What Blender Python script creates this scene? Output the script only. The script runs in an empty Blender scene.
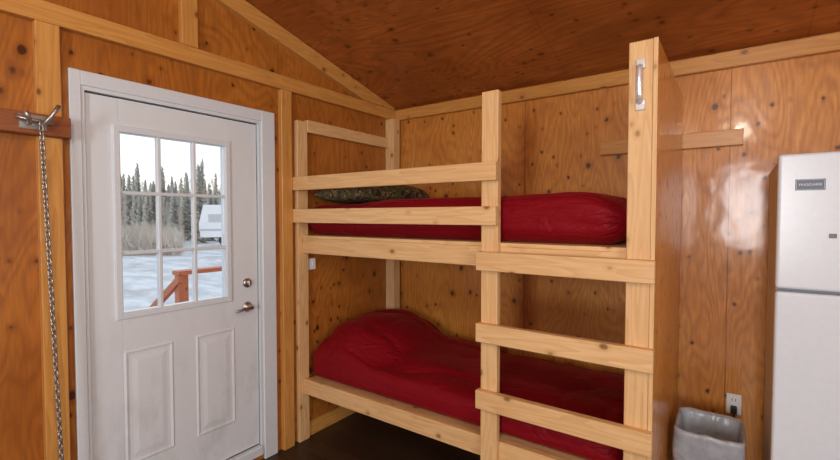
import bpy, bmesh, math, random
from mathutils import Vector, Matrix, noise
R = math.radians
random.seed(7)
sc = bpy.context.scene
col = sc.collection
sc.view_settings.view_transform = 'Standard'

# ------------------------------------------------------------------ materials
def newmat(name):
    m = bpy.data.materials.new(name); m.use_nodes = True
    nt = m.node_tree
    return m, nt, nt.nodes, nt.links, nt.nodes['Principled BSDF']
def plain(name, c, rough=.5, metal=0., bump=0., bscale=40., sheen=0):
    m, nt, N, L, b = newmat(name)
    tc = N.new('ShaderNodeTexCoord')
    n = N.new('ShaderNodeTexNoise'); n.inputs['Scale'].default_value = bscale; n.inputs['Detail'].default_value = 3
    L.new(tc.outputs['Object'], n.inputs['Vector'])
    mx = N.new('ShaderNodeMix'); mx.data_type = 'RGBA'
    mx.inputs[6].default_value = (c[0]*.95, c[1]*.95, c[2]*.95, 1); mx.inputs[7].default_value = (min(1, c[0]*1.04), min(1, c[1]*1.04), min(1, c[2]*1.04), 1)
    L.new(n.outputs['Fac'], mx.inputs[0]); L.new(mx.outputs[2], b.inputs['Base Color'])
    b.inputs['Roughness'].default_value = rough; b.inputs['Metallic'].default_value = metal
    if bump:
        bp = N.new('ShaderNodeBump'); bp.inputs['Strength'].default_value = bump; bp.inputs['Distance'].default_value = .01
        L.new(n.outputs['Fac'], bp.inputs['Height']); L.new(bp.outputs[0], b.inputs['Normal'])
    return m
def math_node(N, L, op, a, b=None, clamp=False):
    n = N.new('ShaderNodeMath'); n.operation = op; n.use_clamp = clamp
    for i, v in enumerate((a, b)):
        if v is None: continue
        if hasattr(v, 'links'): L.new(v, n.inputs[i])
        else: n.inputs[i].default_value = v
    return n.outputs[0]
def mixc(N, L, fac, a, b, mode='MIX'):
    n = N.new('ShaderNodeMix'); n.data_type = 'RGBA'; n.blend_type = mode
    if hasattr(fac, 'links'): L.new(fac, n.inputs[0])
    else: n.inputs[0].default_value = fac
    for i, v in ((6, a), (7, b)):
        if hasattr(v, 'links'): L.new(v, n.inputs[i])
        else: n.inputs[i].default_value = (*v, 1)
    return n.outputs[2]
def mapr(N, L, v, a, b, c=0., d=1.):
    n = N.new('ShaderNodeMapRange'); n.inputs['From Min'].default_value = a; n.inputs['From Max'].default_value = b
    n.inputs['To Min'].default_value = c; n.inputs['To Max'].default_value = d; L.new(v, n.inputs['Value'])
    return n.outputs[0]
def plywood(name, light, mid, dark, stretch, seam_axis=None, seam_off=0., rough=.3, knot=1., seam=.65, ring=.33, rs=2.2, coat=0.):
    """rotary-cut plywood: contour grain, knots and sheet seams. stretch = scale per axis, small along the grain"""
    m, nt, N, L, b = newmat(name)
    tc = N.new('ShaderNodeTexCoord')
    mp = N.new('ShaderNodeMapping'); mp.inputs['Scale'].default_value = stretch
    L.new(tc.outputs['Object'], mp.inputs['Vector'])
    mpr = N.new('ShaderNodeMapping'); mpr.inputs['Scale'].default_value = [s if s > .5 else .22 for s in stretch]
    L.new(tc.outputs['Object'], mpr.inputs['Vector'])
    n1 = N.new('ShaderNodeTexNoise'); n1.inputs['Scale'].default_value = rs; n1.inputs['Detail'].default_value = 2.5; n1.inputs['Distortion'].default_value = .6
    L.new(mpr.outputs[0], n1.inputs['Vector'])
    f = math_node(N, L, 'FRACT', math_node(N, L, 'MULTIPLY', n1.outputs['Fac'], 38.))
    lines = mapr(N, L, math_node(N, L, 'ABSOLUTE', math_node(N, L, 'SUBTRACT', f, .5)), .12, .5, 0, 1)
    n2 = N.new('ShaderNodeTexNoise'); n2.inputs['Scale'].default_value = 1.7; n2.inputs['Detail'].default_value = 3
    L.new(tc.outputs['Object'], n2.inputs['Vector'])
    n3 = N.new('ShaderNodeTexNoise'); n3.inputs['Scale'].default_value = 70; n3.inputs['Detail'].default_value = 3
    L.new(mp.outputs[0], n3.inputs['Vector'])
    base = mixc(N, L, mapr(N, L, n2.outputs['Fac'], .34, .66), mid, light)
    base = mixc(N, L, math_node(N, L, 'MULTIPLY', lines, ring), base, dark)
    base = mixc(N, L, mapr(N, L, n3.outputs['Fac'], .38, .75, 0, .38), base, dark)
    wob = N.new('ShaderNodeTexNoise'); wob.inputs['Scale'].default_value = 25
    L.new(tc.outputs['Object'], wob.inputs['Vector'])
    addv = N.new('ShaderNodeVectorMath'); addv.operation = 'MULTIPLY_ADD'
    L.new(wob.outputs['Color'], addv.inputs[0]); addv.inputs[1].default_value = (.02, .02, .02); L.new(tc.outputs['Object'], addv.inputs[2])
    mp2 = N.new('ShaderNodeMapping'); mp2.inputs['Scale'].default_value = [1 if s > .5 else .8 for s in stretch]
    L.new(addv.outputs[0], mp2.inputs['Vector'])
    for scl, r0, r1, r2 in ((6., .08, .12, .25), (12., .085, .135, .26)):
        v = N.new('ShaderNodeTexVoronoi'); v.inputs['Scale'].default_value = scl
        L.new(mp2.outputs[0], v.inputs['Vector'])
        base = mixc(N, L, mapr(N, L, v.outputs['Distance'], r0, r2, .5*knot, 0), base, dark)
        base = mixc(N, L, mapr(N, L, v.outputs['Distance'], r0, r1, .9*knot, 0), base, tuple(x*.25 for x in dark))
    if seam_axis is not None:
        sx = N.new('ShaderNodeSeparateXYZ'); L.new(tc.outputs['Object'], sx.inputs[0])
        t = math_node(N, L, 'FRACT', math_node(N, L, 'DIVIDE', math_node(N, L, 'ADD', sx.outputs[seam_axis], 50*1.22+seam_off), 1.22))
        t = mapr(N, L, math_node(N, L, 'ABSOLUTE', math_node(N, L, 'SUBTRACT', t, .5)), .0012, .003, seam, 0)
        base = mixc(N, L, t, base, tuple(x*.25 for x in dark))
    L.new(base, b.inputs['Base Color'])
    L.new(mapr(N, L, n3.outputs['Fac'], .3, .7, rough-.04, rough+.1), b.inputs['Roughness'])
    if coat:
        b.inputs['Coat Weight'].default_value = coat; b.inputs['Coat Roughness'].default_value = .11
        wn = N.new('ShaderNodeTexNoise'); wn.inputs['Scale'].default_value = 5; wn.inputs['Detail'].default_value = 2; L.new(mp2.outputs[0], wn.inputs['Vector'])
        cb = N.new('ShaderNodeBump'); cb.inputs['Strength'].default_value = .4; cb.inputs['Distance'].default_value = .008
        L.new(wn.outputs['Fac'], cb.inputs['Height']); L.new(cb.outputs[0], b.inputs['Coat Normal'])
    bp = N.new('ShaderNodeBump'); bp.inputs['Strength'].default_value = .12; bp.inputs['Distance'].default_value = .003
    L.new(n3.outputs['Fac'], bp.inputs['Height']); L.new(bp.outputs[0], b.inputs['Normal'])
    return m
def lumber(name, light, dark, axis, rough=.5):
    m, nt, N, L, b = newmat(name)
    tc = N.new('ShaderNodeTexCoord'); oi = N.new('ShaderNodeObjectInfo')
    add = N.new('ShaderNodeVectorMath'); add.operation = 'ADD'
    sc_ = N.new('ShaderNodeVectorMath'); sc_.operation = 'SCALE'; sc_.inputs[0].default_value = (7, 13, 5)
    L.new(oi.outputs['Random'], sc_.inputs['Scale'])
    L.new(tc.outputs['Object'], add.inputs[0]); L.new(sc_.outputs[0], add.inputs[1])
    s = [1., 1., 1.]; s[axis] = .07
    mp = N.new('ShaderNodeMapping'); mp.inputs['Scale'].default_value = s; L.new(add.outputs[0], mp.inputs['Vector'])
    n1 = N.new('ShaderNodeTexNoise'); n1.inputs['Scale'].default_value = 14; n1.inputs['Detail'].default_value = 2; n1.inputs['Distortion'].default_value = .3
    L.new(mp.outputs[0], n1.inputs['Vector'])
    f = math_node(N, L, 'FRACT', math_node(N, L, 'MULTIPLY', n1.outputs['Fac'], 9.))
    c = mixc(N, L, mapr(N, L, f, .3, 1, 0, .42), light, dark)
    n3 = N.new('ShaderNodeTexNoise'); n3.inputs['Scale'].default_value = 90; n3.inputs['Detail'].default_value = 3; L.new(mp.outputs[0], n3.inputs['Vector'])
    c = mixc(N, L, mapr(N, L, n3.outputs['Fac'], .4, .75, 0, .3), c, dark)
    s2 = [1., 1., 1.]; s2[axis] = .7
    mp2 = N.new('ShaderNodeMapping'); mp2.inputs['Scale'].default_value = s2; L.new(add.outputs[0], mp2.inputs['Vector'])
    v = N.new('ShaderNodeTexVoronoi'); v.inputs['Scale'].default_value = 8; L.new(mp2.outputs[0], v.inputs['Vector'])
    c = mixc(N, L, mapr(N, L, v.outputs['Distance'], .07, .22, .55, 0), c, dark)
    c = mixc(N, L, mapr(N, L, v.outputs['Distance'], .07, .12, .85, 0), c, tuple(x*.3 for x in dark))
    c = mixc(N, L, mapr(N, L, oi.outputs['Random'], 0, 1, 0, .22), c, dark)
    L.new(c, b.inputs['Base Color']); b.inputs['Roughness'].default_value = rough
    bp = N.new('ShaderNodeBump'); bp.inputs['Strength'].default_value = .15; bp.inputs['Distance'].default_value = .003
    L.new(n3.outputs['Fac'], bp.inputs['Height']); L.new(bp.outputs[0], b.inputs['Normal'])
    return m

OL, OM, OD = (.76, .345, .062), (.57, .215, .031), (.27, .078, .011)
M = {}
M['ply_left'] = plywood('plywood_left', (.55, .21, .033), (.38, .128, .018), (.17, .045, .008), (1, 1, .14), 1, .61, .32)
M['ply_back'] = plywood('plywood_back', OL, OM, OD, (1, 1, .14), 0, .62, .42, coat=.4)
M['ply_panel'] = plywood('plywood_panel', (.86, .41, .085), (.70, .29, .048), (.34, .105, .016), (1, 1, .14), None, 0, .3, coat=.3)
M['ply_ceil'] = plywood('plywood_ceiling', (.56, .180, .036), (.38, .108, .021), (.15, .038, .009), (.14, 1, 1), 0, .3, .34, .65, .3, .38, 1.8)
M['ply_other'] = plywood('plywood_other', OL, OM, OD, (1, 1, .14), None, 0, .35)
PL, PD = (.83, .58, .29), (.57, .31, .10)
for a, n in enumerate('xyz'): M['lum_'+n] = lumber('bunk_lumber_'+n, PL, PD, a)
TL, TD = (.68, .36, .095), (.44, .175, .034)
for a, n in enumerate('xyz'): M['trim_'+n] = lumber('trim_lumber_'+n, TL, TD, a, .35)
M['dark_board'] = lumber('dark_board', (.32, .105, .032), (.16, .045, .014), 1, .4)
M['porch'] = lumber('porch_wood', (.58, .22, .12), (.36, .12, .07), 0, .7)
M['casing'] = plain('white_casing_paint', (.70, .805, .875), .35)
def door_paint():
    m, nt, N, L, b = newmat('scuffed_door_paint')
    tc = N.new('ShaderNodeTexCoord'); mp = N.new('ShaderNodeMapping'); mp.inputs['Scale'].default_value = (1, 1.5, .7); L.new(tc.outputs['Object'], mp.inputs[0])
    n = N.new('ShaderNodeTexNoise'); n.inputs['Scale'].default_value = 5; n.inputs['Detail'].default_value = 8; n.inputs['Roughness'].default_value = .7; L.new(mp.outputs[0], n.inputs['Vector'])
    sx = N.new('ShaderNodeSeparateXYZ'); L.new(tc.outputs['Object'], sx.inputs[0])
    low = mapr(N, L, sx.outputs['Z'], 1.1, .2, .08, .5)
    fac = math_node(N, L, 'MULTIPLY', mapr(N, L, n.outputs['Fac'], .49, .72), low)
    L.new(mixc(N, L, fac, (.735, .84, .905), (.45, .49, .50)), b.inputs['Base Color'])
    b.inputs['Roughness'].default_value = .38
    return m
M['white'] = door_paint()
M['rubber'] = plain('black_rubber', (.02, .02, .02), .6)
M['nickel'] = plain('satin_nickel', (.45, .43, .40), .3, 1.)
M['chrome'] = plain('chrome', (.74, .77, .82), .28, .55)
M['steel'] = plain('chain_steel', (.42, .42, .40), .36, .85)
M['fridge'] = plain('fridge_white', (.72, .84, .93), .25)
M['fridge_side'] = plain('fridge_side', (.76, .86, .95), .7)
M['gasket'] = plain('fridge_gasket', (.35, .37, .40), .7)
M['badge'] = plain('badge_grey', (.14, .19, .26), .5)
M['badge_text'] = plain('badge_text', (.80, .85, .9), .6)
M['magnet'] = plain('magnet_grey', (.2, .2, .21), .5)
M['plastic'] = plain('white_plastic', (.86, .91, .95), .35)
M['slot'] = plain('dark_slot', (.03, .03, .03), .6)
M['bin'] = plain('bin_plastic', (.20, .225, .26), .4)
M['bark'] = plain('bark', (.44, .40, .36), .9)
M['hazed_needle'] = plain('hazed_needles', (.48, .475, .43), .9)  # pale because the distance haze is put into the needle colour
M['twig'] = plain('twigs', (.56, .50, .44), .9)
M['rv'] = plain('rv_white', (.82, .84, .87), .6)
M['rvwin'] = plain('rv_window', (.52, .53, .56), .6)

def snow_mat():
    m, nt, N, L, b = newmat('frosty_ground')
    tc = N.new('ShaderNodeTexCoord'); n = N.new('ShaderNodeTexNoise'); n.inputs['Scale'].default_value = 1.1; n.inputs['Detail'].default_value = 10; n.inputs['Roughness'].default_value = .75
    mp = N.new('ShaderNodeMapping'); mp.inputs['Scale'].default_value = (.4, 1, 1); L.new(tc.outputs['Object'], mp.inputs[0])
    L.new(mp.outputs[0], n.inputs['Vector'])
    L.new(mixc(N, L, mapr(N, L, n.outputs['Fac'], .42, .60), (.62, .655, .71), (.43, .44, .46)), b.inputs['Base Color'])
    b.inputs['Roughness'].default_value = .95; b.inputs['Specular IOR Level'].default_value = .05
    return m
M['snow'] = snow_mat()
def fabric(name, c, rough, sheen):
    m, nt, N, L, b = newmat(name)
    tc = N.new('ShaderNodeTexCoord')
    n = N.new('ShaderNodeTexNoise'); n.inputs['Scale'].default_value = 8; n.inputs['Detail'].default_value = 3; n.inputs['Distortion'].default_value = 1.3
    mp = N.new('ShaderNodeMapping'); mp.inputs['Scale'].default_value = (.5, 1.1, 1.5)
    L.new(tc.outputs['Object'], mp.inputs[0]); L.new(mp.outputs[0], n.inputs['Vector'])
    ab = math_node(N, L, 'ABSOLUTE', math_node(N, L, 'SUBTRACT', n.outputs['Fac'], .5))
    folds = math_node(N, L, 'ADD', mapr(N, L, ab, 0, .10, 0, .35), n.outputs['Fac'])
    w = N.new('ShaderNodeTexNoise'); w.inputs['Scale'].default_value = 500; L.new(tc.outputs['Object'], w.inputs['Vector'])
    c2 = mixc(N, L, w.outputs['Fac'], tuple(x*.8 for x in c), tuple(x*1.18 for x in c)); L.new(c2, b.inputs['Base Color'])
    b.inputs['Roughness'].default_value = rough; b.inputs['Specular IOR Level'].default_value = .28; b.inputs['Specular Tint'].default_value = (1, .45, .5, 1)
    b.inputs['Sheen Weight'].default_value = sheen; b.inputs['Sheen Tint'].default_value = (1, .10, .12, 1); b.inputs['Sheen Roughness'].default_value = .35
    bp = N.new('ShaderNodeBump'); bp.inputs['Strength'].default_value = .5; bp.inputs['Distance'].default_value = .014
    L.new(folds, bp.inputs['Height'])
    bp2 = N.new('ShaderNodeBump'); bp2.inputs['Strength'].default_value = .3; bp2.inputs['Distance'].default_value = .001
    L.new(w.outputs['Fac'], bp2.inputs['Height']); L.new(bp.outputs[0], bp2.inputs['Normal']); L.new(bp2.outputs[0], b.inputs['Normal'])
    return m
M['red'] = fabric('red_bedding', (.215, .004, .010), .52, .2)

def camo():
    m, nt, N, L, b = newmat('camouflage')
    tc = N.new('ShaderNodeTexCoord')
    n = N.new('ShaderNodeTexNoise'); n.inputs['Scale'].default_value = 13; n.inputs['Detail'].default_value = 3; n.inputs['Distortion'].default_value = 1.6
    L.new(tc.outputs['Object'], n.inputs['Vector'])
    r = N.new('ShaderNodeValToRGB'); r.color_ramp.interpolation = 'CONSTANT'
    e = r.color_ramp.elements; e[0].position = 0; e[0].color = (.020, .019, .014, 1); e[1].position = .42; e[1].color = (.12, .125, .04, 1)
    for p, c in ((.48, (.03, .03, .018, 1)), (.525, (.30, .235, .12, 1)), (.565, (.10, .06, .028, 1)), (.61, (.022, .022, .016, 1))):
        x = e.new(p); x.color = c
    L.new(n.outputs['Fac'], r.inputs[0]); L.new(r.outputs[0], b.inputs['Base Color']); b.inputs['Roughness'].default_value = .8
    return m
M['camo'] = camo()

def floor_mat():
    m, nt, N, L, b = newmat('floor_boards')
    tc = N.new('ShaderNodeTexCoord')
    br = N.new('ShaderNodeTexBrick'); br.inputs['Scale'].default_value = 1
    br.inputs['Brick Width'].default_value = 1.4; br.inputs['Row Height'].default_value = .14; br.inputs['Mortar Size'].default_value = .003
    br.inputs['Color1'].default_value = (.035, .018, .01, 1); br.inputs['Color2'].default_value = (.06, .03, .017, 1); br.inputs['Mortar'].default_value = (.008, .005, .004, 1)
    L.new(tc.outputs['Object'], br.inputs['Vector'])
    L.new(br.outputs['Color'], b.inputs['Base Color']); b.inputs['Roughness'].default_value = .45
    return m
M['floor'] = floor_mat()
def glass_mat():
    m, nt, N, L, b = newmat('window_glass')
    out = N['Material Output']; N.remove(b)
    t = N.new('ShaderNodeBsdfTransparent'); t.inputs[0].default_value = (.98, .99, 1, 1)
    g = N.new('ShaderNodeBsdfGlossy'); g.inputs['Roughness'].default_value = .02
    fr = N.new('ShaderNodeFresnel'); fr.inputs['IOR'].default_value = 1.35
    mx = N.new('ShaderNodeMixShader'); L.new(fr.outputs[0], mx.inputs[0]); L.new(t.outputs[0], mx.inputs[1]); L.new(g.outputs[0], mx.inputs[2])
    L.new(mx.outputs[0], out.inputs[0]); return m
M['glass'] = glass_mat()
def bag_mat():
    m, nt, N, L, b = newmat('bag_film')
    out = N['Material Output']
    b.inputs['Base Color'].default_value = (.80, .90, 1, 1); b.inputs['Roughness'].default_value = .18
    tc = N.new('ShaderNodeTexCoord'); n = N.new('ShaderNodeTexNoise'); n.inputs['Scale'].default_value = 16; n.inputs['Detail'].default_value = 2; n.inputs['Distortion'].default_value = .6
    L.new(tc.outputs['Object'], n.inputs['Vector'])
    bp = N.new('ShaderNodeBump'); bp.inputs['Strength'].default_value = .4; bp.inputs['Distance'].default_value = .015
    L.new(n.outputs['Fac'], bp.inputs['Height']); L.new(bp.outputs[0], b.inputs['Normal'])
    t = N.new('ShaderNodeBsdfTransparent'); mx = N.new('ShaderNodeMixShader')
    L.new(mapr(N, L, n.outputs['Fac'], .35, .65, .30, .42), mx.inputs[0])
    L.new(t.outputs[0], mx.inputs[1]); L.new(b.outputs[0], mx.inputs[2])
    L.new(mx.outputs[0], out.inputs[0]); return m
M['bag'] = bag_mat()

# ------------------------------------------------------------------ geometry helpers
def box(bm, x0, x1, y0, y1, z0, z1, bev=0., seg=1):
    vs = [bm.verts.new((x, y, z)) for x in (x0, x1) for y in (y0, y1) for z in (z0, z1)]
    fs = [(0,1,3,2), (4,6,7,5), (0,4,5,1), (2,3,7,6), (0,2,6,4), (1,5,7,3)]
    faces = [bm.faces.new([vs[i] for i in f]) for f in fs]
    if bev:
        es = list({e for f in faces for e in f.edges})
        bmesh.ops.bevel(bm, geom=es, offset=bev, segments=seg, profile=.5, affect='EDGES')
def prism(bm, pts, axis, a0, a1):
    """polygon pts (2D) extruded along axis 0/1/2"""
    def P(p, a):
        v = [p[0], p[1]]; v.insert(axis, a); return v
    A = [bm.verts.new(P(p, a0)) for p in pts]; B_ = [bm.verts.new(P(p, a1)) for p in pts]
    n = len(pts); bm.faces.new(A); bm.faces.new(B_[::-1])
    for i in range(n): bm.faces.new((A[i], B_[i], B_[(i+1) % n], A[(i+1) % n]))
def tube(bm, pts, r, seg=10, cap=True):
    """round tube along pts with parallel-transported rings; r may be a number, a list or a pair (wide, thin)"""
    pts = [Vector(p) for p in pts]; rings = []; a = None
    for i, p in enumerate(pts):
        t = (pts[min(i+1, len(pts)-1)] - pts[max(i-1, 0)]).normalized()
        if a is None: a = Vector((1, 0, 0)) if abs(t.x) < .8 else Vector((0, 0, 1))
        a = (a - t*a.dot(t)).normalized(); bb = t.cross(a)
        if isinstance(r, tuple): ra, rb = r
        else: ra = rb = r[i] if isinstance(r, list) else r
        rings.append([bm.verts.new(p + a*math.cos(2*math.pi*k/seg)*ra + bb*math.sin(2*math.pi*k/seg)*rb) for k in range(seg)])
    for i in range(len(rings)-1):
        for k in range(seg):
            bm.faces.new((rings[i][k], rings[i][(k+1) % seg], rings[i+1][(k+1) % seg], rings[i+1][k]))
    if cap: bm.faces.new(rings[0][::-1]); bm.faces.new(rings[-1])
def lathe(bm, origin, axis, prof, seg=24):
    """prof = [(distance along axis, radius)]"""
    origin = Vector(origin); axis = Vector(axis).normalized()
    a = axis.orthogonal().normalized(); b = axis.cross(a); rings = []
    for d, r in prof:
        rings.append([bm.verts.new(origin + axis*d + (a*math.cos(2*math.pi*k/seg) + b*math.sin(2*math.pi*k/seg))*max(r, 1e-4)) for k in range(seg)])
    for i in range(len(rings)-1):
        for k in range(seg):
            bm.faces.new((rings[i][k], rings[i][(k+1) % seg], rings[i+1][(k+1) % seg], rings[i+1][k]))
    bm.faces.new(rings[0][::-1]); bm.faces.new(rings[-1])
def torus(bm, c, ax1, ax2, R1, R2, r, n=12, m=6):
    c = Vector(c); ax1 = Vector(ax1).normalized(); ax2 = Vector(ax2).normalized(); nn = ax1.cross(ax2); rings = []
    for i in range(n):
        t = 2*math.pi*i/n
        p = c + ax1*math.cos(t)*R1 + ax2*math.sin(t)*R2
        d = (ax1*math.cos(t) + ax2*math.sin(t)).normalized()
        rings.append([bm.verts.new(p + d*math.cos(2*math.pi*k/m)*r + nn*math.sin(2*math.pi*k/m)*r) for k in range(m)])
    for i in range(n):
        for k in range(m):
            bm.faces.new((rings[i][k], rings[i][(k+1) % m], rings[(i+1) % n][(k+1) % m], rings[(i+1) % n][k]))
def obj(name, bm, m, parent=None, smooth=False, weld=False):
    if weld: bmesh.ops.remove_doubles(bm, verts=bm.verts, dist=1e-5)
    bmesh.ops.recalc_face_normals(bm, faces=bm.faces)
    me = bpy.data.meshes.new(name)
    if parent:
        o0 = Vector(parent['_o'])
    else:
        xs = [v.co for v in bm.verts]
        o0 = Vector(((min(v.x for v in xs)+max(v.x for v in xs))/2, (min(v.y for v in xs)+max(v.y for v in xs))/2, min(v.z for v in xs)))
        if name.startswith(('wall_', 'ceiling')): o0 = Vector((0, 0, 0))
    bmesh.ops.translate(bm, verts=bm.verts, vec=-o0)
    bm.to_mesh(me); bm.free()
    if smooth:
        for p in me.polygons: p.use_smooth = True
    me.materials.append(m)
    o = bpy.data.objects.new(name, me); col.objects.link(o)
    if parent: o.parent = parent
    else: o.location = o0
    o['_o'] = tuple(o0)
    return o
def thing(name, label, cat, loc, group=None, kind=None):
    o = bpy.data.objects.new(name, None); col.objects.link(o); o.location = loc; o['_o'] = tuple(loc)
    o.empty_display_size = .1
    if label: o['label'] = label; o['category'] = cat
    if group: o['group'] = group
    if kind: o['kind'] = kind
    return o
def tag(o, label, cat, group=None, kind=None):
    o['label'] = label; o['category'] = cat
    if group: o['group'] = group
    if kind: o['kind'] = kind
    return o
def struct(name, bm, m, label=None):
    o = obj(name, bm, m); o['kind'] = 'structure'
    if label: o['label'] = label
    return o
def B(): return bmesh.new()
def bx(name, m, parent, *a, bev=.003):
    bm = B(); box(bm, *a, bev=bev); return obj(name, bm, m, parent)

# ------------------------------------------------------------------ room shell
RX, RY, RID = 4.5, -6.2, -3.6
def ceil_z(y): return 2.50 + .25*(-y) if y > RID else 2.50 + .25*(-RID) - .25*(RID - y)
bm = B(); box(bm, -.12, RX+.1, RY-.1, .1, -.1, 0); struct('floor', bm, M['floor'], 'dark brown board floor')
DY0, DY1, DZ0, DZ1 = -2.322, -1.355, .04, 2.175     # rough opening
bm = B()
box(bm, -.12, 0, RY, DY0, 0, DZ1); box(bm, -.12, 0, DY1, 0, 0, DZ1); box(bm, -.12, 0, DY0, DY1, 0, DZ0)
prism(bm, [(RY, DZ1), (0, DZ1), (0, 2.5), (RID, ceil_z(RID)), (RY, ceil_z(RY))], 0, -.12, 0)
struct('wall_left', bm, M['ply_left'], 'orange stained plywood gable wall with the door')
bm = B(); box(bm, -.12, RX+.1, 0, .1, 0, 2.52); struct('wall_back', bm, M['ply_back'], 'glossy orange stained plywood wall behind the bunk bed')
bm = B(); prism(bm, [(RY, 0), (0, 0), (0, 2.5), (RID, ceil_z(RID)), (RY, ceil_z(RY))], 0, RX, RX+.1); struct('wall_right', bm, M['ply_other'])
bm = B(); box(bm, -.12, RX+.1, RY-.1, RY, 0, ceil_z(RY)); struct('wall_front', bm, M['ply_other'])
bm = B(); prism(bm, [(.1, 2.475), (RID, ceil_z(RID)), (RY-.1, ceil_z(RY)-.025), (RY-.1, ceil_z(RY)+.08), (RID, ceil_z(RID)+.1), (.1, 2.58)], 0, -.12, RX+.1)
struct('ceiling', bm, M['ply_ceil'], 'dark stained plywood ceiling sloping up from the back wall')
# trims
bm = B(); box(bm, .038, RX, -.038, 0, 2.40, 2.487, bev=.003); struct('trim_1', bm, M['trim_x'], 'pine board along the top of the back wall')
bm = B(); box(bm, 0, .038, RY, 0, 2.40, 2.49, bev=.003); struct('trim_2', bm, M['trim_y'], 'horizontal pine board along the top of the door wall')
bm = B(); prism(bm, [(-.42, 2.491), (-.05, 2.491), (-.04, 2.506), (-3.3, ceil_z(-3.3)-.004), (-3.3, ceil_z(-3.3)-.1)], 0, 0, .038)
struct('trim_3', bm, M['trim_y'], 'sloping pine board under the ceiling on the door wall')
bm = B(); box(bm, 0, .038, -1.857, -1.768, 2.491, ceil_z(-1.77)-.11, bev=.003); struct('trim_4', bm, M['trim_z'], 'short upright pine board above the door')
bm = B(); box(bm, 0, .038, -2.468, -2.382, 0, 1.911, bev=.003); box(bm, 0, .038, -2.468, -2.382, 2.001, 2.399, bev=.003); struct('trim_5', bm, M['trim_z'], 'upright pine board left of the door')
bm = B(); box(bm, 0, .038, -1.225, -1.142, 0, 2.399, bev=.003); struct('trim_6', bm, M['trim_z'], 'upright pine board between the door and the bunk bed')
bm = B(); box(bm, 0.0, .018, -1.005, -.135, 0, .10, bev=.002); struct('baseboard_left', bm, M['trim_y'], 'pine baseboard under the bunk bed')
# casing and jambs
bm = B()
box(bm, .0, .02, -2.350, -2.305, 0, 2.235, bev=.003); box(bm, 0, .02, -1.362, -1.265, 0, 2.235, bev=.003); box(bm, 0, .0195, -2.3055, -1.3615, 2.168, 2.2345, bev=.003)
box(bm, -.12, .012, -2.322, -2.291, .0401, 2.175); box(bm, -.12, .012, -1.38, -1.353, .0401, 2.175); box(bm, -.12, .012, -2.2911, -1.3799, 2.15, 2.175)
struct('trim_7', bm, M['casing'], 'white painted door casing and jamb')
bm = B(); box(bm, -.12, .03, -2.29, -1.382, .041, .10, bev=.006); struct('trim_8', bm, M['casing'], 'white door threshold')

# ------------------------------------------------------------------ door
door = thing('door_1', 'white half-glazed entry door with nine small panes', 'door', (-.025, -1.843, .11), kind='structure')
S0, S1 = -2.286, -1.386; Z0, Z1 = .108, 2.143
xa, xb = -.05, -.006
WY0, WY1, WZ0, WZ1 = -2.15, -1.595, 1.085, 1.985   # glass opening
bm = B()
box(bm, xa, xb, S0, WY0, Z0, Z1, bev=.002); box(bm, xa, xb, WY1, S1, Z0, Z1, bev=.002)
box(bm, xa, xb, WY0, WY1, WZ1, Z1); box(bm, xa, xb, WY0, WY1, Z0, WZ0)
obj('slab', bm, M['white'], door)
bm = B()
fw = .028
box(bm, xa-.006, xb+.012, WY0-fw, WY0+.004, WZ0-fw, WZ1+fw, bev=.005, seg=2); box(bm, xa-.006, xb+.012, WY1-.004, WY1+fw, WZ0-fw, WZ1+fw, bev=.005, seg=2)
box(bm, xa-.0055, xb+.0115, WY0, WY1, WZ1-.004, WZ1+fw, bev=.005, seg=2); box(bm, xa-.0055, xb+.0115, WY0, WY1, WZ0-fw, WZ0+.004, bev=.005, seg=2)
wf = obj('window_frame', bm, M['casing'], door)
bm = B()
for k in (1, 2):
    y = WY0 + (WY1-WY0)*k/3; box(bm, -.034, -.002, y-.009, y+.009, WZ0, WZ1, bev=.003)
    z = WZ0 + (WZ1-WZ0)*k/3; box(bm, -.0335, -.0025, WY0, WY1, z-.009, z+.009, bev=.003)
obj('muntin_grid', bm, M['casing'], wf)
for i in range(3):
    for j in range(3):
        y0 = WY0 + (WY1-WY0)*i/3; z0 = WZ0 + (WZ1-WZ0)*j/3
        bm = B(); box(bm, -.022, -.018, y0+.007, y0+(WY1-WY0)/3-.007, z0+.007, z0+(WZ1-WZ0)/3-.007); obj('pane', bm, M['glass'], wf)
def raised_panel(y0, y1, z0, z1):
    bm = B(); prof = [(0, xb-.001), (.012, xb+.0045), (.026, xb-.0005), (.04, xb+.0002), (.065, xb+.004)]
    rings = []
    for d, x in prof:
        rings.append([bm.verts.new(p) for p in ((x, y0+d, z0+d), (x, y1-d, z0+d), (x, y1-d, z1-d), (x, y0+d, z1-d))])
    for a, b in zip(rings, rings[1:]):
        for k in range(4): bm.faces.new((a[k], a[(k+1) % 4], b[(k+1) % 4], b[k]))
    bm.faces.new(rings[-1]); return bm
obj('door_panel', raised_panel(-2.15, -1.905, .31, .90), M['white'], door)
obj('door_panel', raised_panel(-1.79, -1.545, .31, .90), M['white'], door)
KY = -1.462
bm = B(); lathe(bm, (xb, KY, 1.005), (1, 0, 0), [(0, .032), (.004, .032), (.009, .027), (.012, .012), (.045, .011), (.052, .013), (.056, .010), (.057, 0)])
tube(bm, [(xb+.046, KY, 1.005), (xb+.05, KY-.025, 1.006), (xb+.05, KY-.06, 1.002), (xb+.046, KY-.092, .994), (xb+.042, KY-.102, .99)], [.011, .0105, .009, .008, .006], 12)
obj('door_lever', bm, M['nickel'], door, smooth=True)
bm = B(); lathe(bm, (xb, KY, 1.155), (1, 0, 0), [(0, .03), (.006, .03), (.012, .024), (.014, .0)])
db = obj('deadbolt', bm, M['nickel'], door, smooth=True)
bm = B(); box(bm, xb+.012, xb+.03, KY-.004, KY+.004, 1.138, 1.172, bev=.003); obj('thumb_turn', bm, M['nickel'], db)
bm = B()
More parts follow.
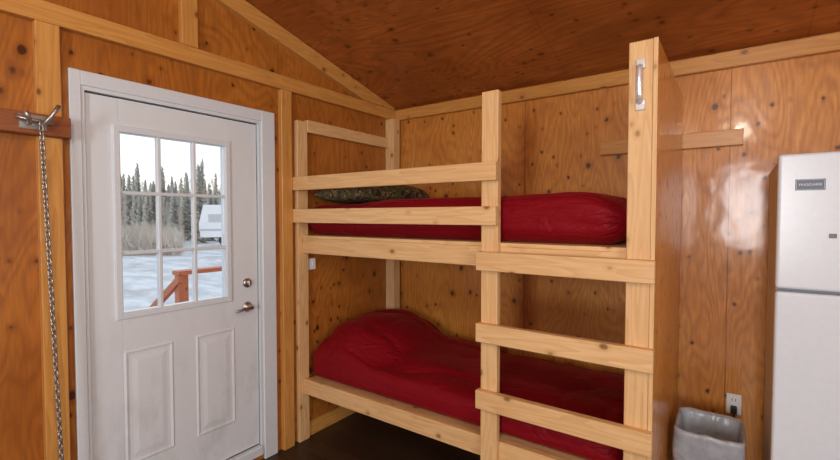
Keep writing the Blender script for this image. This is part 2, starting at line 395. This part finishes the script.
box(bm, -.045, -.012, -2.2905, -2.2865, Z0, Z1); box(bm, -.045, -.012, -1.3855, -1.3802, Z0, Z1); box(bm, -.045, -.012, S0, S1, Z1, Z1+.006); box(bm, -.04, -.01, S0, S1, .1005, Z0)
obj('weather_seal', bm, M['rubber'], door)

# ------------------------------------------------------------------ bunk bed
FY = -1.10
bunk = thing('bunk_bed', 'unpainted pine lumber bunk bed with ladder rungs and plywood end', 'bunk bed', (1.1, -.55, 0))
bx('post', M['lum_z'], bunk, .001, .038, FY, FY+.089, 0, 2.22)
bx('post', M['lum_z'], bunk, 1.430, 1.519, FY, FY+.038, 0, 2.18)
bx('post', M['lum_z'], bunk, 2.095, 2.184, FY, FY+.038, 0, 2.27)
bx('post', M['lum_z'], bunk, .001, .088, -.128, -.039, 0, 2.398)
bx('post', M['lum_z'], bunk, 2.095, 2.184, -.079, -.041, 0, 1.94)
bx('guard_rail', M['lum_x'], bunk, -.0, 1.525, FY-.038, FY, 1.742, 1.831)
bx('guard_rail', M['lum_x'], bunk, -.0, 1.525, FY-.038, FY, 1.525, 1.617)
for zt in (1.395, 1.040, .705):
    bx('rung', M['lum_x'], bunk, 1.42, 2.205, FY-.038, FY, zt-.092, zt)
bx('side_rail', M['lum_x'], bunk, .039, 2.184, FY+.038, FY+.076, 1.315, 1.418)
bx('side_rail', M['lum_x'], bunk, .039, 2.184, FY+.038, FY+.076, .335, .44)
bx('side_rail', M['lum_x'], bunk, .089, 2.09, -.079, -.041, 1.315, 1.418)
bx('side_rail', M['lum_x'], bunk, .089, 2.09, -.079, -.041, .335, .412)
bx('end_board', M['lum_y'], bunk, .001, .038, FY+.089, -.128, 2.15, 2.235)
bx('end_board', M['lum_y'], bunk, .001, .038, FY+.09, -.129, 1.315, 1.40)
bx('end_board', M['lum_y'], bunk, .001, .038, FY+.09, -.129, .335, .41)
bx('deck', M['lum_x'], bunk, .04, 2.094, FY+.0385, -.130, 1.4185, 1.437, bev=.001)
bx('deck', M['lum_x'], bunk, .04, 2.094, FY+.077, -.130, .415, .430, bev=.001)
o = bx('end_panel', M['ply_panel'], bunk, 2.185, 2.200, FY+.001, -.042, .0, 2.27, bev=.001); o['label'] = 'orange stained plywood end panel'
bx('panel_edge', M['lum_z'], o, 2.1851, 2.201, FY-.001, FY+.0005, .0, 2.2705, bev=.0)
# grab handle on the tall post
hx, hy = 2.140, FY
bm = B(); zs0, zs1 = 2.025, 2.165; pts = []
for k in range(17):
    a = math.pi*k/16; pts.append((hx, hy-.004-.040*math.sin(a)**.5, (zs0+zs1)/2-(zs1-zs0)/2*math.cos(a)))
tube(bm, pts, (.0125, .008), 16)
for z in (zs0-.012, zs1+.012):
    box(bm, hx-.018, hx+.018, hy-.006, hy, z-.020, z+.020, bev=.002)
o = obj('grab_handle', bm, M['chrome'], bunk, smooth=False); o['label'] = 'chrome pull handle'

# ------------------------------------------------------------------ bedding
def rounded_box(x0, x1, y0, y1, z0, z1, r, step, fn):
    bm = B()
    nx, ny, nz = [max(3, int(round(d/step))) for d in (x1-x0, y1-y0, z1-z0)]
    cache = {}
    def V(i, j, k):
        key = (i, j, k)
        if key not in cache:
            p = Vector((x0+(x1-x0)*i/nx, y0+(y1-y0)*j/ny, z0+(z1-z0)*k/nz))
            q = Vector((min(max(p.x, x0+r), x1-r), min(max(p.y, y0+r), y1-r), min(max(p.z, z0+r), z1-r)))
            d = p-q; n = d.normalized() if d.length > 0 else Vector((0, 0, 1))
            cache[key] = bm.verts.new(fn(q+n*r, n))
        return cache[key]
    for i in range(nx):
        for j in range(ny):
            bm.faces.new([V(i, j, 0), V(i, j+1, 0), V(i+1, j+1, 0), V(i+1, j, 0)]); bm.faces.new([V(i, j, nz), V(i+1, j, nz), V(i+1, j+1, nz), V(i, j+1, nz)])
    for i in range(nx):
        for k in range(nz):
            bm.faces.new([V(i, 0, k), V(i+1, 0, k), V(i+1, 0, k+1), V(i, 0, k+1)]); bm.faces.new([V(i, ny, k), V(i, ny, k+1), V(i+1, ny, k+1), V(i+1, ny, k)])
    for j in range(ny):
        for k in range(nz):
            bm.faces.new([V(0, j, k), V(0, j, k+1), V(0, j+1, k+1), V(0, j+1, k)]); bm.faces.new([V(nx, j, k), V(nx, j+1, k), V(nx, j+1, k+1), V(nx, j, k+1)])
    return bm
def crease(p, seed, width=.12):
    """sharp folded valleys along the zero lines of a warped noise"""
    wv = Vector((noise.noise(p*1.3+Vector((seed, 0, 0))), noise.noise(p*1.3+Vector((0, seed, 3))), 0))*.6
    v = abs(noise.noise(p+wv+Vector((seed, seed, 0))))
    return -math.exp(-v/width)
def sstep(a, b, x):
    t = min(1, max(0, (x-a)/(b-a))); return t*t*(3-2*t)
def up_fn(p, n):
    q = p.copy()
    w = noise.noise(Vector((p.x*1.8, p.y*5, p.z*8)))*.010
    w += .008*crease(Vector((p.x*.9, p.y*4+p.z*8, p.z*5)), 2.3, .16) + .006*crease(Vector((p.x*2.2, p.y*6-p.z*10, 3)), 7.1, .12)*(.4+.6*sstep(1.4, 1.8, p.x))
    w -= .007*math.exp(-((p.z-1.53)/.009)**2)*(1 if n.z < .5 else 0)
    k = sstep(1.445, 1.49, p.z)
    q += n*w*k*(1 if n.y < .5 else .1)
    # the foot end slopes down and rounds off, the head end sags a little under the pillow
    top_ = sstep(1.5, 1.67, p.z)
    q.z += .014*top_*math.exp(-((p.x-1.75)/.25)**2)
    q.z -= .034*sstep(1.88, 2.09, p.x)*top_ + .030*(1-sstep(.35, .75, p.x))*top_
    if n.z > .5: q.z += .006*noise.noise(p*3)
    q.x = max(q.x, .042)
    return q
bm = rounded_box(-.05, 2.085, -1.018, -.14, 1.438, 1.676, .112, .014, up_fn)
tag(obj('comforter', bm, M['red'], smooth=True, weld=True), 'deep red comforter over the mattress of the upper bunk', 'bedding', 'red comforters on the bunks')
def low_fn(p, n):
    q = p.copy(); k = sstep(.45, .56, p.z)
    e = (abs((p.x-.32)/.44)**2.2 + abs((p.y+.50)/.60)**2.2)
    bump = max(0, 1-e)
    bump = bump*bump*(3-2*bump)
    tail = .30*math.exp(-max(0, p.x-.35)/.38)*(1-abs((p.y+.53)/.75)**3)
    q.z += k*(.12*bump + .27*max(0, tail))
    w = noise.noise(Vector((p.x*1.8+p.y*1.2, p.y*3.4-p.x*.7, 4)))*.018
    c1 = crease(Vector((p.x*1.3+p.y*1.6, p.y*2.6-p.x*1.2, p.z*2.5)), 4.7, .13)
    c2 = crease(Vector((p.x*2.6-p.y*1.8, p.y*3.8+p.x*.9, p.z*4)), 9.2, .13)
    near = 1-.35*sstep(.7, 1.5, p.x)
    w += (.028*c1+.014*c2)*near
    q += n*w*k*(.55 if n.y < -.5 else 1)
    q.z -= k*.03*sstep(-.75, -1.0, p.y)
    if p.x < .12: q.x = max(q.x, .045)
    q.y = min(max(q.y, -1.058 if p.z > .47 else -1.018), -.132)
    return q
bm = rounded_box(.02, 2.078, -1.018, -.135, .432, .627, .08, .014, low_fn)
for _ in range(2): bmesh.ops.smooth_vert(bm, verts=[v for v in bm.verts if v.co.z > .47], factor=.5, use_axis_x=True, use_axis_y=True, use_axis_z=True)
tag(obj('comforter', bm, M['red'], smooth=True), 'rumpled deep red comforter bulging over a pillow on the lower bunk', 'bedding', 'red comforters on the bunks')
# camo pillow
bm = B(); n = 34; px0, px1, py0, py1, pz = .055, .50, -.97, -.18, 1.662
top = {}; bot = {}
for i in range(n+1):
    for j in range(n+1):
        u, v = math.sin((i/n-.5)*math.pi), math.sin((j/n-.5)*math.pi)
        h = max(0, (1-abs(u)**5)*(1-abs(v)**6))**.42
        x = (px0+px1)/2 + u*(px1-px0)/2*(1-.04*(1-v*v)) ; y = (py0+py1)/2 + v*(py1-py0)/2*(1-.03*(1-u*u))
        wz = noise.noise(Vector((x*9, y*9, 0)))*.016*h
        top[i, j] = bm.verts.new((x, y, pz+.055+h*.092+wz)); bot[i, j] = bm.verts.new((x, y, pz+.055-h*.055))
for i in range(n):
    for j in range(n):
        bm.faces.new((top[i, j], top[i+1, j], top[i+1, j+1], top[i, j+1])); bm.faces.new((bot[i, j], bot[i, j+1], bot[i+1, j+1], bot[i+1, j]))
tag(obj('pillow', bm, M['camo'], smooth=True, weld=True), 'dark camouflage print pillow at the head of the upper bunk', 'pillow')

# ------------------------------------------------------------------ boards on walls
bm = B(); box(bm, 1.735, 2.49, -.038, -.0005, 1.965, 2.054, bev=.003); tag(obj('wall_board', bm, M['trim_x']), 'short horizontal pine board nailed to the wall above the bin', 'board')
bm = B(); box(bm, .0005, .07, -4.2, -2.36, 1.912, 2.0, bev=.003); tag(obj('hook_board', bm, M['dark_board']), 'dark red-brown horizontal board carrying the metal hook', 'board')

# hook
hk = thing('wall_hook', 'silver double-prong metal hook screwed to the dark board', 'hook', (.07, -2.49, 1.92))
bm = B(); box(bm, .0701, .075, -2.535, -2.445, 1.93, 1.99, bev=.001)
obj('back_plate', bm, M['steel'], hk)
bm = B(); tube(bm, [(.074, -2.475, 1.965), (.10, -2.472, 1.95), (.125, -2.465, 1.95), (.14, -2.452, 1.975), (.143, -2.435, 2.005), (.14, -2.42, 2.03)], [.009, .009, .0085, .008, .008, .010], 10); obj('prong', bm, M['steel'], hk, smooth=True)
bm = B(); tube(bm, [(.074, -2.505, 1.965), (.10, -2.508, 1.95), (.125, -2.512, 1.95), (.14, -2.52, 1.97), (.142, -2.53, 1.99)], [.009, .009, .0085, .008, .010], 10); obj('prong', bm, M['steel'], hk, smooth=True)
bm = B(); tube(bm, [(.09, -2.55, 1.975), (.1, -2.52, 1.965), (.1, -2.46, 1.962), (.095, -2.43, 1.96)], .008, 8); obj('cross_bar', bm, M['steel'], hk, smooth=True)
# chain
bm = B(); z = 1.952; k = 0; zb = .05; pitch = .020
while z > zb:
    t = (1.955-z)/1.9
    c = (.112, -2.474+.05*t, z)
    if k % 2: a = (math.cos(.7), math.sin(.7), 0)
    else: a = (-math.sin(.7), math.cos(.7), 0)
    torus(bm, c, a, (0, 0, 1), .0080, .0138, .0034, 10, 5)
    z -= pitch; k += 1
tag(obj('chain', bm, M['steel'], smooth=True), 'long silver link chain hanging from the hook left of the door', 'chain')

# ------------------------------------------------------------------ outlet, plug, small box
OZ, OX = .440, 2.474
ot = thing('wall_outlet', 'white duplex outlet on the back wall beside the refrigerator', 'outlet', (OX, 0, OZ))
bm = B(); box(bm, OX-.035, OX+.035, -.006, -.0005, OZ, OZ+.115, bev=.003, seg=2); obj('cover_plate', bm, M['plastic'], ot)
for zc in (OZ+.032, OZ+.083):
    bm = B(); box(bm, OX-.018, OX+.018, -.009, -.006, zc-.017, zc+.017, bev=.004); s = obj('socket', bm, M['plastic'], ot)
    for xs_ in (OX-.010, OX+.006):
        bm = B(); box(bm, xs_, xs_+.003, -.0095, -.009, zc-.006, zc+.008); obj('slot', bm, M['slot'], s)
pc = thing('power_cord', 'black plug and cord in the wall outlet beside the refrigerator', 'power cord', (OX, -.01, OZ))
bm = B(); box(bm, OX-.015, OX+.015, -.045, -.0096, OZ+.014, OZ+.052, bev=.005, seg=2); obj('plug', bm, M['rubber'], pc)
bm = B(); tube(bm, [(OX, -.04, OZ+.025), (OX+.003, -.055, OZ), (OX+.012, -.05, .34), (2.51, -.04, .22), (2.56, -.03, .10), (2.6, -.025, .04)], .004, 8); obj('cord', bm, M['rubber'], pc, smooth=True)
sb = thing('switch_box', 'small white electrical box on the wall under the upper bunk', 'switch', (.012, -.95, 1.19))
bm = B(); box(bm, .0005, .02, -.985, -.93, 1.19, 1.27, bev=.004, seg=2); obj('cover', bm, M['plastic'], sb)
bm = B(); box(bm, .02, .025, -.962, -.953, 1.22, 1.24, bev=.001); obj('toggle', bm, M['plastic'], sb)

# ------------------------------------------------------------------ fridge
fr = thing('refrigerator', 'white top-freezer refrigerator standing against the back wall', 'refrigerator', (2.98, -.37, 0))
FX0, FX1, FF = 2.60, 3.36, -.70
bm = B(); box(bm, FX0+.006, FX1-.006, FF+.065, -.06, .03, 1.805, bev=.006, seg=2); obj('body', bm, M['fridge_side'], fr)
def fdoor(z0, z1):
    bm = B(); box(bm, FX0, FX1, FF, FF+.058, z0, z1, bev=.012, seg=4); return bm
fz = obj('freezer_door', fdoor(1.268, 1.825), M['fridge'], fr)
fd = obj('fridge_door', fdoor(.09, 1.255), M['fridge'], fr)
bm = B(); box(bm, FX0+.010, FX1-.010, FF+.058, FF+.066, .1, 1.8); obj('gasket', bm, M['gasket'], fr)
bm = B(); box(bm, FX0+.02, FX1-.02, FF+.03, FF+.06, .02, .085, bev=.003); obj('kick_grille', bm, M['fridge_side'], fr)
bm = B(); tube(bm, [(3.30, FF, 1.31), (3.30, FF-.04, 1.33), (3.30, FF-.045, 1.45), (3.30, FF-.04, 1.6), (3.30, FF, 1.62)], .012, 10); obj('handle', bm, M['fridge'], fz, smooth=True)
bm = B(); tube(bm, [(3.30, FF, 1.21), (3.30, FF-.04, 1.19), (3.30, FF-.045, 1.0), (3.30, FF-.04, .82), (3.30, FF, .80)], .012, 10); obj('handle', bm, M['fridge'], fd, smooth=True)
for x in (FX0+.03, FX1-.07):
    for y in (FF+.1, -.12):
        bm = B(); box(bm, x, x+.04, y, y+.04, 0, .03); obj('foot', bm, M['slot'], fr)
bm = B(); box(bm, 2.656, 2.748, FF-.002, FF+.0, 1.674, 1.719, bev=.0008); bd = obj('badge', bm, M['badge'], fz); bd['label'] = 'blue-grey name badge'
bm = B()
for a in ((2.659, 2.745, 1.7155, 1.7165), (2.659, 2.745, 1.6765, 1.6775), (2.659, 2.660, 1.6765, 1.7165), (2.744, 2.745, 1.6765, 1.7165)): box(bm, a[0], a[1], FF-.0026, FF-.002, a[2], a[3])
obj('badge_border', bm, M['badge_text'], bd)
fr_txt = bpy.data.curves.new('badge_lettering', 'FONT'); fr_txt.body = 'FRIGIDAIRE'; fr_txt.size = .0140; fr_txt.extrude = .0004; fr_txt.align_x = 'CENTER'
fo = bpy.data.objects.new('t', fr_txt); col.objects.link(fo); bpy.context.view_layer.update()
me = bpy.data.meshes.new_from_object(fo.evaluated_get(bpy.context.evaluated_depsgraph_get())); bpy.data.objects.remove(fo)
me.transform(Matrix.Translation((2.702, FF-.0025, 1.692)) @ Matrix.Rotation(R(90), 4, 'X'))
bm = B(); bm.from_mesh(me); obj('badge_lettering', bm, M['badge_text'], bd)
tag(bx('fridge_magnet', M['magnet'], None, 2.762, 2.785, FF-.004, FF-.0005, 1.482, 1.50, bev=.001), 'small grey magnet on the freezer door', 'magnet')

# ------------------------------------------------------------------ bin and bag
def rrect(cx, cy, hx, hy, r, z, seg=6):
    pts = []
    for qx, qy, a0 in ((1, 1, 0), (-1, 1, 90), (-1, -1, 180), (1, -1, 270)):
        for s in range(seg+1):
            a = R((a0+90*s/seg)); pts.append(Vector((cx+qx*(hx-r)+math.cos(a)*r, cy+qy*(hy-r)+math.sin(a)*r, z)))
    return pts
def loft(bm, loops, cap0=False, cap1=False):
    rings = [[bm.verts.new(p) for p in l] for l in loops]
    for a, b in zip(rings, rings[1:]):
        n = len(a)
        for k in range(n): bm.faces.new((a[k], a[(k+1) % n], b[(k+1) % n], b[k]))
    if cap0: bm.faces.new(rings[0][::-1])
    if cap1: bm.faces.new(rings[-1])
BX, BY = 2.374, -.46
def resamp(loop, n=140):
    L_ = [0]
    for i in range(len(loop)): L_.append(L_[-1]+(loop[(i+1) % len(loop)]-loop[i]).length)
    out = []; j = 0
    for k in range(n):
        t = L_[-1]*k/n
        while L_[j+1] < t: j += 1
        out.append(loop[j].lerp(loop[(j+1) % len(loop)], (t-L_[j])/max(1e-9, L_[j+1]-L_[j])))
    return out
def rr(hx, hy, r, z): return resamp(rrect(BX, BY, hx, hy, r, z))
bm = B()
loft(bm, [rr(.100, .115, .03, 0), rr(.104, .119, .03, .004), rr(.132, .150, .04, .50), rr(.138, .156, .04, .505), rr(.139, .157, .04, .525), rr(.132, .150, .04, .528), rr(.129, .147, .04, .51), rr(.100, .115, .03, .01)], True, True)
tag(obj('trash_bin', bm, M['bin'], smooth=True), 'grey plastic trash bin on the floor beside the bunk end panel', 'trash bin')
def wob(loop, a, f, za=0):
    out = []
    for p in loop:
        d = Vector((p.x-BX, p.y-BY, 0)).normalized()
        s = abs(noise.noise(Vector((p.x*f, p.y*f, p.z*f*.5))))+.3*abs(noise.noise(Vector((p.x*f*2.3, p.y*f*2.3, p.z*f*2))))
        out.append(p+d*a*s*1.3+Vector((0, 0, za*noise.noise(Vector((p.x*f*.7+5, p.y*f*.7, 1))))))
    return out
bm = B()
# the liner is hung inside the bin, goes over the rim and falls down its outside
lp = [wob(rr(.092, .107, .04, .09), 0, 20), wob(rr(.108, .126, .04, .30), -.012, 22), wob(rr(.120, .138, .04, .45), -.008, 22), wob(rr(.126, .144, .04, .52), 0, 20), wob(rr(.134, .152, .04, .536), .001, 25, .006), wob(rr(.142, .160, .04, .532), .003, 25, .006)]
for k in range(14):
    z = .518-.013*k
    lp.append(wob(rr(.143-.0006*k, .161-.0006*k, .04, z), .005+.0011*k, 14, .0 if k < 8 else .012*(k-7)))
loft(bm, lp, True)
tag(obj('trash_bag', bm, M['bag'], smooth=True), 'clear plastic bag folded over the rim of the trash bin', 'trash bag')

# ------------------------------------------------------------------ outside
GZ = -.6
bm = B(); g = 60
vs = {}
for i in range(g+1):
    for j in range(g+1):
        x = -.2-95*(i/g)**1.3; y = -30+100*j/g
        vs[i, j] = bm.verts.new((x, y, GZ+(0 if x > -4 else noise.noise(Vector((x*.35, y*.35, 0)))*.12)))
for i in range(g):
    for j in range(g): bm.faces.new((vs[i, j], vs[i+1, j], vs[i+1, j+1], vs[i, j+1]))
struct('ground', bm, M['snow'], 'pale frosty ground outside the door')
pr = thing('porch', 'reddish wooden porch with stair railing outside the door', 'porch', (-.9, -1.8, GZ))
bm = B(); box(bm, -1.62, -.125, -2.6, -.4, -.09, -.02); obj('deck', bm, M['porch'], pr)
for x, y, zt in ((-1.5, -1.13, 1.09), (-1.5, -.45, 1.09), (-2.6, -1.13, .4), (-.25, -.45, 1.09)):
    bm = B(); box(bm, x-.04, x+.04, y-.04, y+.04, GZ-.02, zt-.04); obj('post', bm, M['porch'], pr)
bm = B(); box(bm, -1.56, -1.44, -1.18, -.4, 1.055, 1.09); obj('top_rail', bm, M['porch'], pr)
bm = B(); box(bm, -1.52, -1.48, -1.1, -.45, .62, .71); obj('lower_rail', bm, M['porch'], pr)
bm = B(); prism(bm, [(-1.44, 1.06), (-1.44, .99), (-2.75, .18), (-2.75, .25)], 1, -1.19, -1.15); obj('stair_rail', bm, M['porch'], pr)
bm = B(); prism(bm, [(-1.44, .80), (-1.44, .73), (-2.75, -.08), (-2.75, -.01)], 1, -1.18, -1.15); obj('stair_rail', bm, M['porch'], pr)
for k in range(3):
    bm = B(); box(bm, -1.9-.28*k, -1.63-.28*k, -2.3, -1.2, -.2-.14*k, -.16-.14*k); obj('tread', bm, M['porch'], pr)
for y in (-1.24, -2.3):
    bm = B(); prism(bm, [(-1.62, -.1), (-1.62, -.35), (-2.1, GZ-.02), (-2.5, GZ-.02)], 1, y, y+.04); obj('stringer', bm, M['porch'], pr)

# trailer far away
def frame_pt(px, d):   # a point in the yard seen from the room through the door glass
    u = (px-420)/440; s, c = math.sin(R(35.4)), math.cos(R(35.4))
    return Vector((2.45+d*(-s+u*c), -3.06+d*(c+u*s), 0))
tpv = frame_pt(231, 32); tp = (tpv.x, tpv.y)
rv = thing('camper_trailer', 'white camper trailer parked by the trees outside', 'trailer', (tp[0], tp[1], GZ))
ca, sa = math.cos(R(62)), math.sin(R(62))
def rot(bm):
    for v in bm.verts:
        x, y = v.co.x, v.co.y; v.co.x = tp[0]+x*ca-y*sa; v.co.y = tp[1]+x*sa+y*ca
bm = B(); prism(bm, [(-2.0, .1), (2.6, .1), (2.7, 1.0), (2.3, 2.35), (-1.8, 2.35), (-2.1, 1.0)], 1, -1.1, 1.1); rot(bm); bo = obj('body', bm, M['rv'], rv)
for s in (-1, 1):
    for x0, x1 in ((-1.5, -.7), (-.2, .6), (1.2, 1.9)):
        bm = B(); box(bm, x0, x1, s*1.11-.01, s*1.11+.01, 1.15, 1.7); rot(bm); obj('window', bm, M['rvwin'], bo)
    bm = B(); box(bm, -2.0, 2.6, s*1.11-.008, s*1.11+.008, .55, .68); rot(bm); obj('stripe', bm, M['rvwin'], bo)
    for x in (-.45, .35):
        bm = B(); lathe(bm, (x, s*.95-.1, -.25), (0, 1, 0), [(0, .34), (.2, .34)]); rot(bm); obj('wheel', bm, M['rubber'], rv)
bm = B(); box(bm, 2.65, 3.6, -.06, .06, .05, .15); box(bm, 3.4, 3.46, -.05, .05, GZ, .1); rot(bm); obj('hitch', bm, M['bark'], rv)

# spruces: many short drooping branch sprays around a trunk
def conifer_meshes(h, w, seed):
    rnd = random.Random(seed)
    t = B(); lathe(t, (0, 0, 0), (0, 0, 1), [(0, .09), (h*.5, .06), (h*.98, .012)], 8)
    f = B()
    for l in range(420):
        a = (l/420)**1.15; z = h*(.04+.94*a); rad = (w*(1-a)**.6+.09)*rnd.uniform(.45, 1.1)
        an = rnd.random()*6.283; dx, dy = math.cos(an), math.sin(an); dz = -rnd.uniform(.05, .35)*rad
        wd = rad*.33+.03; px_, py_ = -dy, dx
        v = [f.verts.new((0, 0, z+.05)), f.verts.new((dx*rad*.6+px_*wd, dy*rad*.6+py_*wd, z+dz-.12)), f.verts.new((dx*rad, dy*rad, z+dz)), f.verts.new((dx*rad*.6-px_*wd, dy*rad*.6-py_*wd, z+dz+.06))]
        f.faces.new((v[0], v[1], v[2])); f.faces.new((v[0], v[2], v[3]))
    return t, f
def bare_meshes(h, seed):
    rnd = random.Random(seed); t = B(); lathe(t, (0, 0, 0), (0, 0, 1), [(0, .07), (h*.5, .045), (h*.95, .012)], 8)
    f = B()
    for l in range(60):
        z = h*rnd.uniform(.2, .93); an = rnd.random()*6.283; ln = rnd.uniform(.3, .6)
        tip = Vector((math.cos(an)*ln, math.sin(an)*ln, z+rnd.uniform(.3, .9)*ln*1.6)); tube(f, [(0, 0, z), tip], [.02, .007], 4)
        for _ in range(3):
            q = Vector((0, 0, z)).lerp(tip, rnd.uniform(.4, .9)); tube(f, [q, q+Vector((rnd.uniform(-.2, .2), rnd.uniform(-.2, .2), rnd.uniform(.1, .4)))], [.012, .006], 3)
    return t, f
protos = []
for s, (h, w) in enumerate(((7.4, .82), (6.2, .80), (8.4, .82))):
    t, f = conifer_meshes(h, w, s)
    root = thing('spruce_tree', 'dark narrow spruce tree in the tree line outside', 'tree', (0, 0, GZ), 'spruce trees outside the door')
    root['_o'] = (0, 0, 0)
    obj('trunk', t, M['bark'], root); obj('foliage', f, M['hazed_needle'], root); protos.append(root)
for s, h in enumerate((6.8, 5.6)):
    t, f = bare_meshes(h, s+20)
    root = thing('birch_tree', 'bare leafless tree among the spruces outside', 'tree', (0, 0, GZ), 'bare trees outside the door')
    root['_o'] = (0, 0, 0)
    obj('trunk', t, M['twig'], root); obj('branches', f, M['twig'], root); protos.append(root)
rnd = random.Random(5); used = set(); spots = []; tries = 0
while len(spots) < 235 and tries < 60000:
    tries += 1
    d = rnd.uniform(34, 74)
    p = frame_pt(rnd.uniform(105, 245) if len(spots) > 8 else rnd.uniform(260, 380), d)
    if (p-Vector((tp[0], tp[1], 0))).length < 4.6: continue
    if all((p-q[0]).length > 1.52 for q in spots): spots.append((p, d))
for p, d in spots:
    i = rnd.choice((0, 0, 1, 1, 2, 2, 3, 3, 4)); src = protos[i]; sc_ = rnd.choice((rnd.uniform(.5, .7), rnd.uniform(.55, .85)))*(1 if d < 42 else d/42)
    if i not in used: o = src; used.add(i)
    else:
        o = src.copy(); col.objects.link(o)
        for ch in list(src.children):
            c = ch.copy(); col.objects.link(c); c.parent = o
    o.location = (p.x, p.y, GZ-.15); o.scale = (min(sc_, .84), min(sc_, .84), sc_); o.rotation_euler.z = rnd.random()*6
# brush
bm = B()
for k in range(5200):
    p = frame_pt(rnd.uniform(60, 180), rnd.uniform(24, 30))
    hh = .5+.5*noise.noise(Vector((p.x*.35, p.y*.35, 0)))
    h = rnd.uniform(.3, 1.1)+1.9*max(0, hh)*rnd.random()
    a = Vector((p.x, p.y, GZ-.1)); b_ = a+Vector((rnd.uniform(-.5, .5), rnd.uniform(-.5, .5), h)); w = .022
    v = [bm.verts.new(a+Vector((-w, 0, 0))), bm.verts.new(a+Vector((w, w, 0))), bm.verts.new(b_)]; bm.faces.new(v)
    m_ = a.lerp(b_, rnd.uniform(.3, .6))
    v = [bm.verts.new(m_+Vector((0, -w, 0))), bm.verts.new(m_+Vector((0, w, .02))), bm.verts.new(m_+Vector((rnd.uniform(-.5, .5), rnd.uniform(-.5, .5), h*.4)))]; bm.faces.new(v)
tag(obj('brush', bm, M['twig']), 'bare leafless brush in front of the trees outside', 'brush', kind='stuff')

# ------------------------------------------------------------------ light
w = bpy.data.worlds.new('world'); sc.world = w; w.use_nodes = True
N = w.node_tree.nodes; L = w.node_tree.links; bg = N['Background']
tc = N.new('ShaderNodeTexCoord'); sx = N.new('ShaderNodeSeparateXYZ'); L.new(tc.outputs['Generated'], sx.inputs[0])
rp = N.new('ShaderNodeValToRGB'); rp.color_ramp.elements[0].color = (.98, .93, .86, 1); rp.color_ramp.elements[1].color = (.88, .94, 1, 1); rp.color_ramp.elements[1].position = .30
L.new(sx.outputs['Z'], rp.inputs[0]); L.new(rp.outputs[0], bg.inputs['Color']); bg.inputs['Strength'].default_value = 1.35
def area(loc, rot_, sx_, sy_, e, c, name):
    l = bpy.data.lights.new(name, 'AREA'); l.shape = 'RECTANGLE'; l.size = sx_; l.size_y = sy_; l.energy = e; l.color = c
    o = bpy.data.objects.new(name, l); col.objects.link(o); o.location = loc; o.rotation_euler = rot_
    return o
area((2.66, RY+.05, 1.7), (R(90), 0, 0), .6, 1.2, 85, (.97, .98, 1), 'front_window_light')
area((RX-.05, -3.3, 1.7), (R(90), 0, R(90)), 1.4, 1.1, 42, (.97, .98, 1), 'side_fill_light')  # unseen area lamp added to brighten the bunk end panel; no window here
pl = bpy.data.lights.new('ceiling_bulb', 'POINT'); pl.energy = 56; pl.color = (1, .91, .77); pl.shadow_soft_size = .1
o = bpy.data.objects.new('ceiling_bulb', pl); col.objects.link(o); o.location = (2.5, -3.6, 2.65)

# ------------------------------------------------------------------ camera
cam = bpy.data.cameras.new('camera'); cam.sensor_width = 36; cam.lens = 36*440/840; cam.clip_start = .05; cam.clip_end = 300
o = bpy.data.objects.new('camera', cam); col.objects.link(o); o.location = (2.45, -3.06, 1.57); o.rotation_euler = (R(90-1.82), 0, R(35.4))
sc.camera = o
for ob in bpy.data.objects:
    if '_o' in ob: del ob['_o']
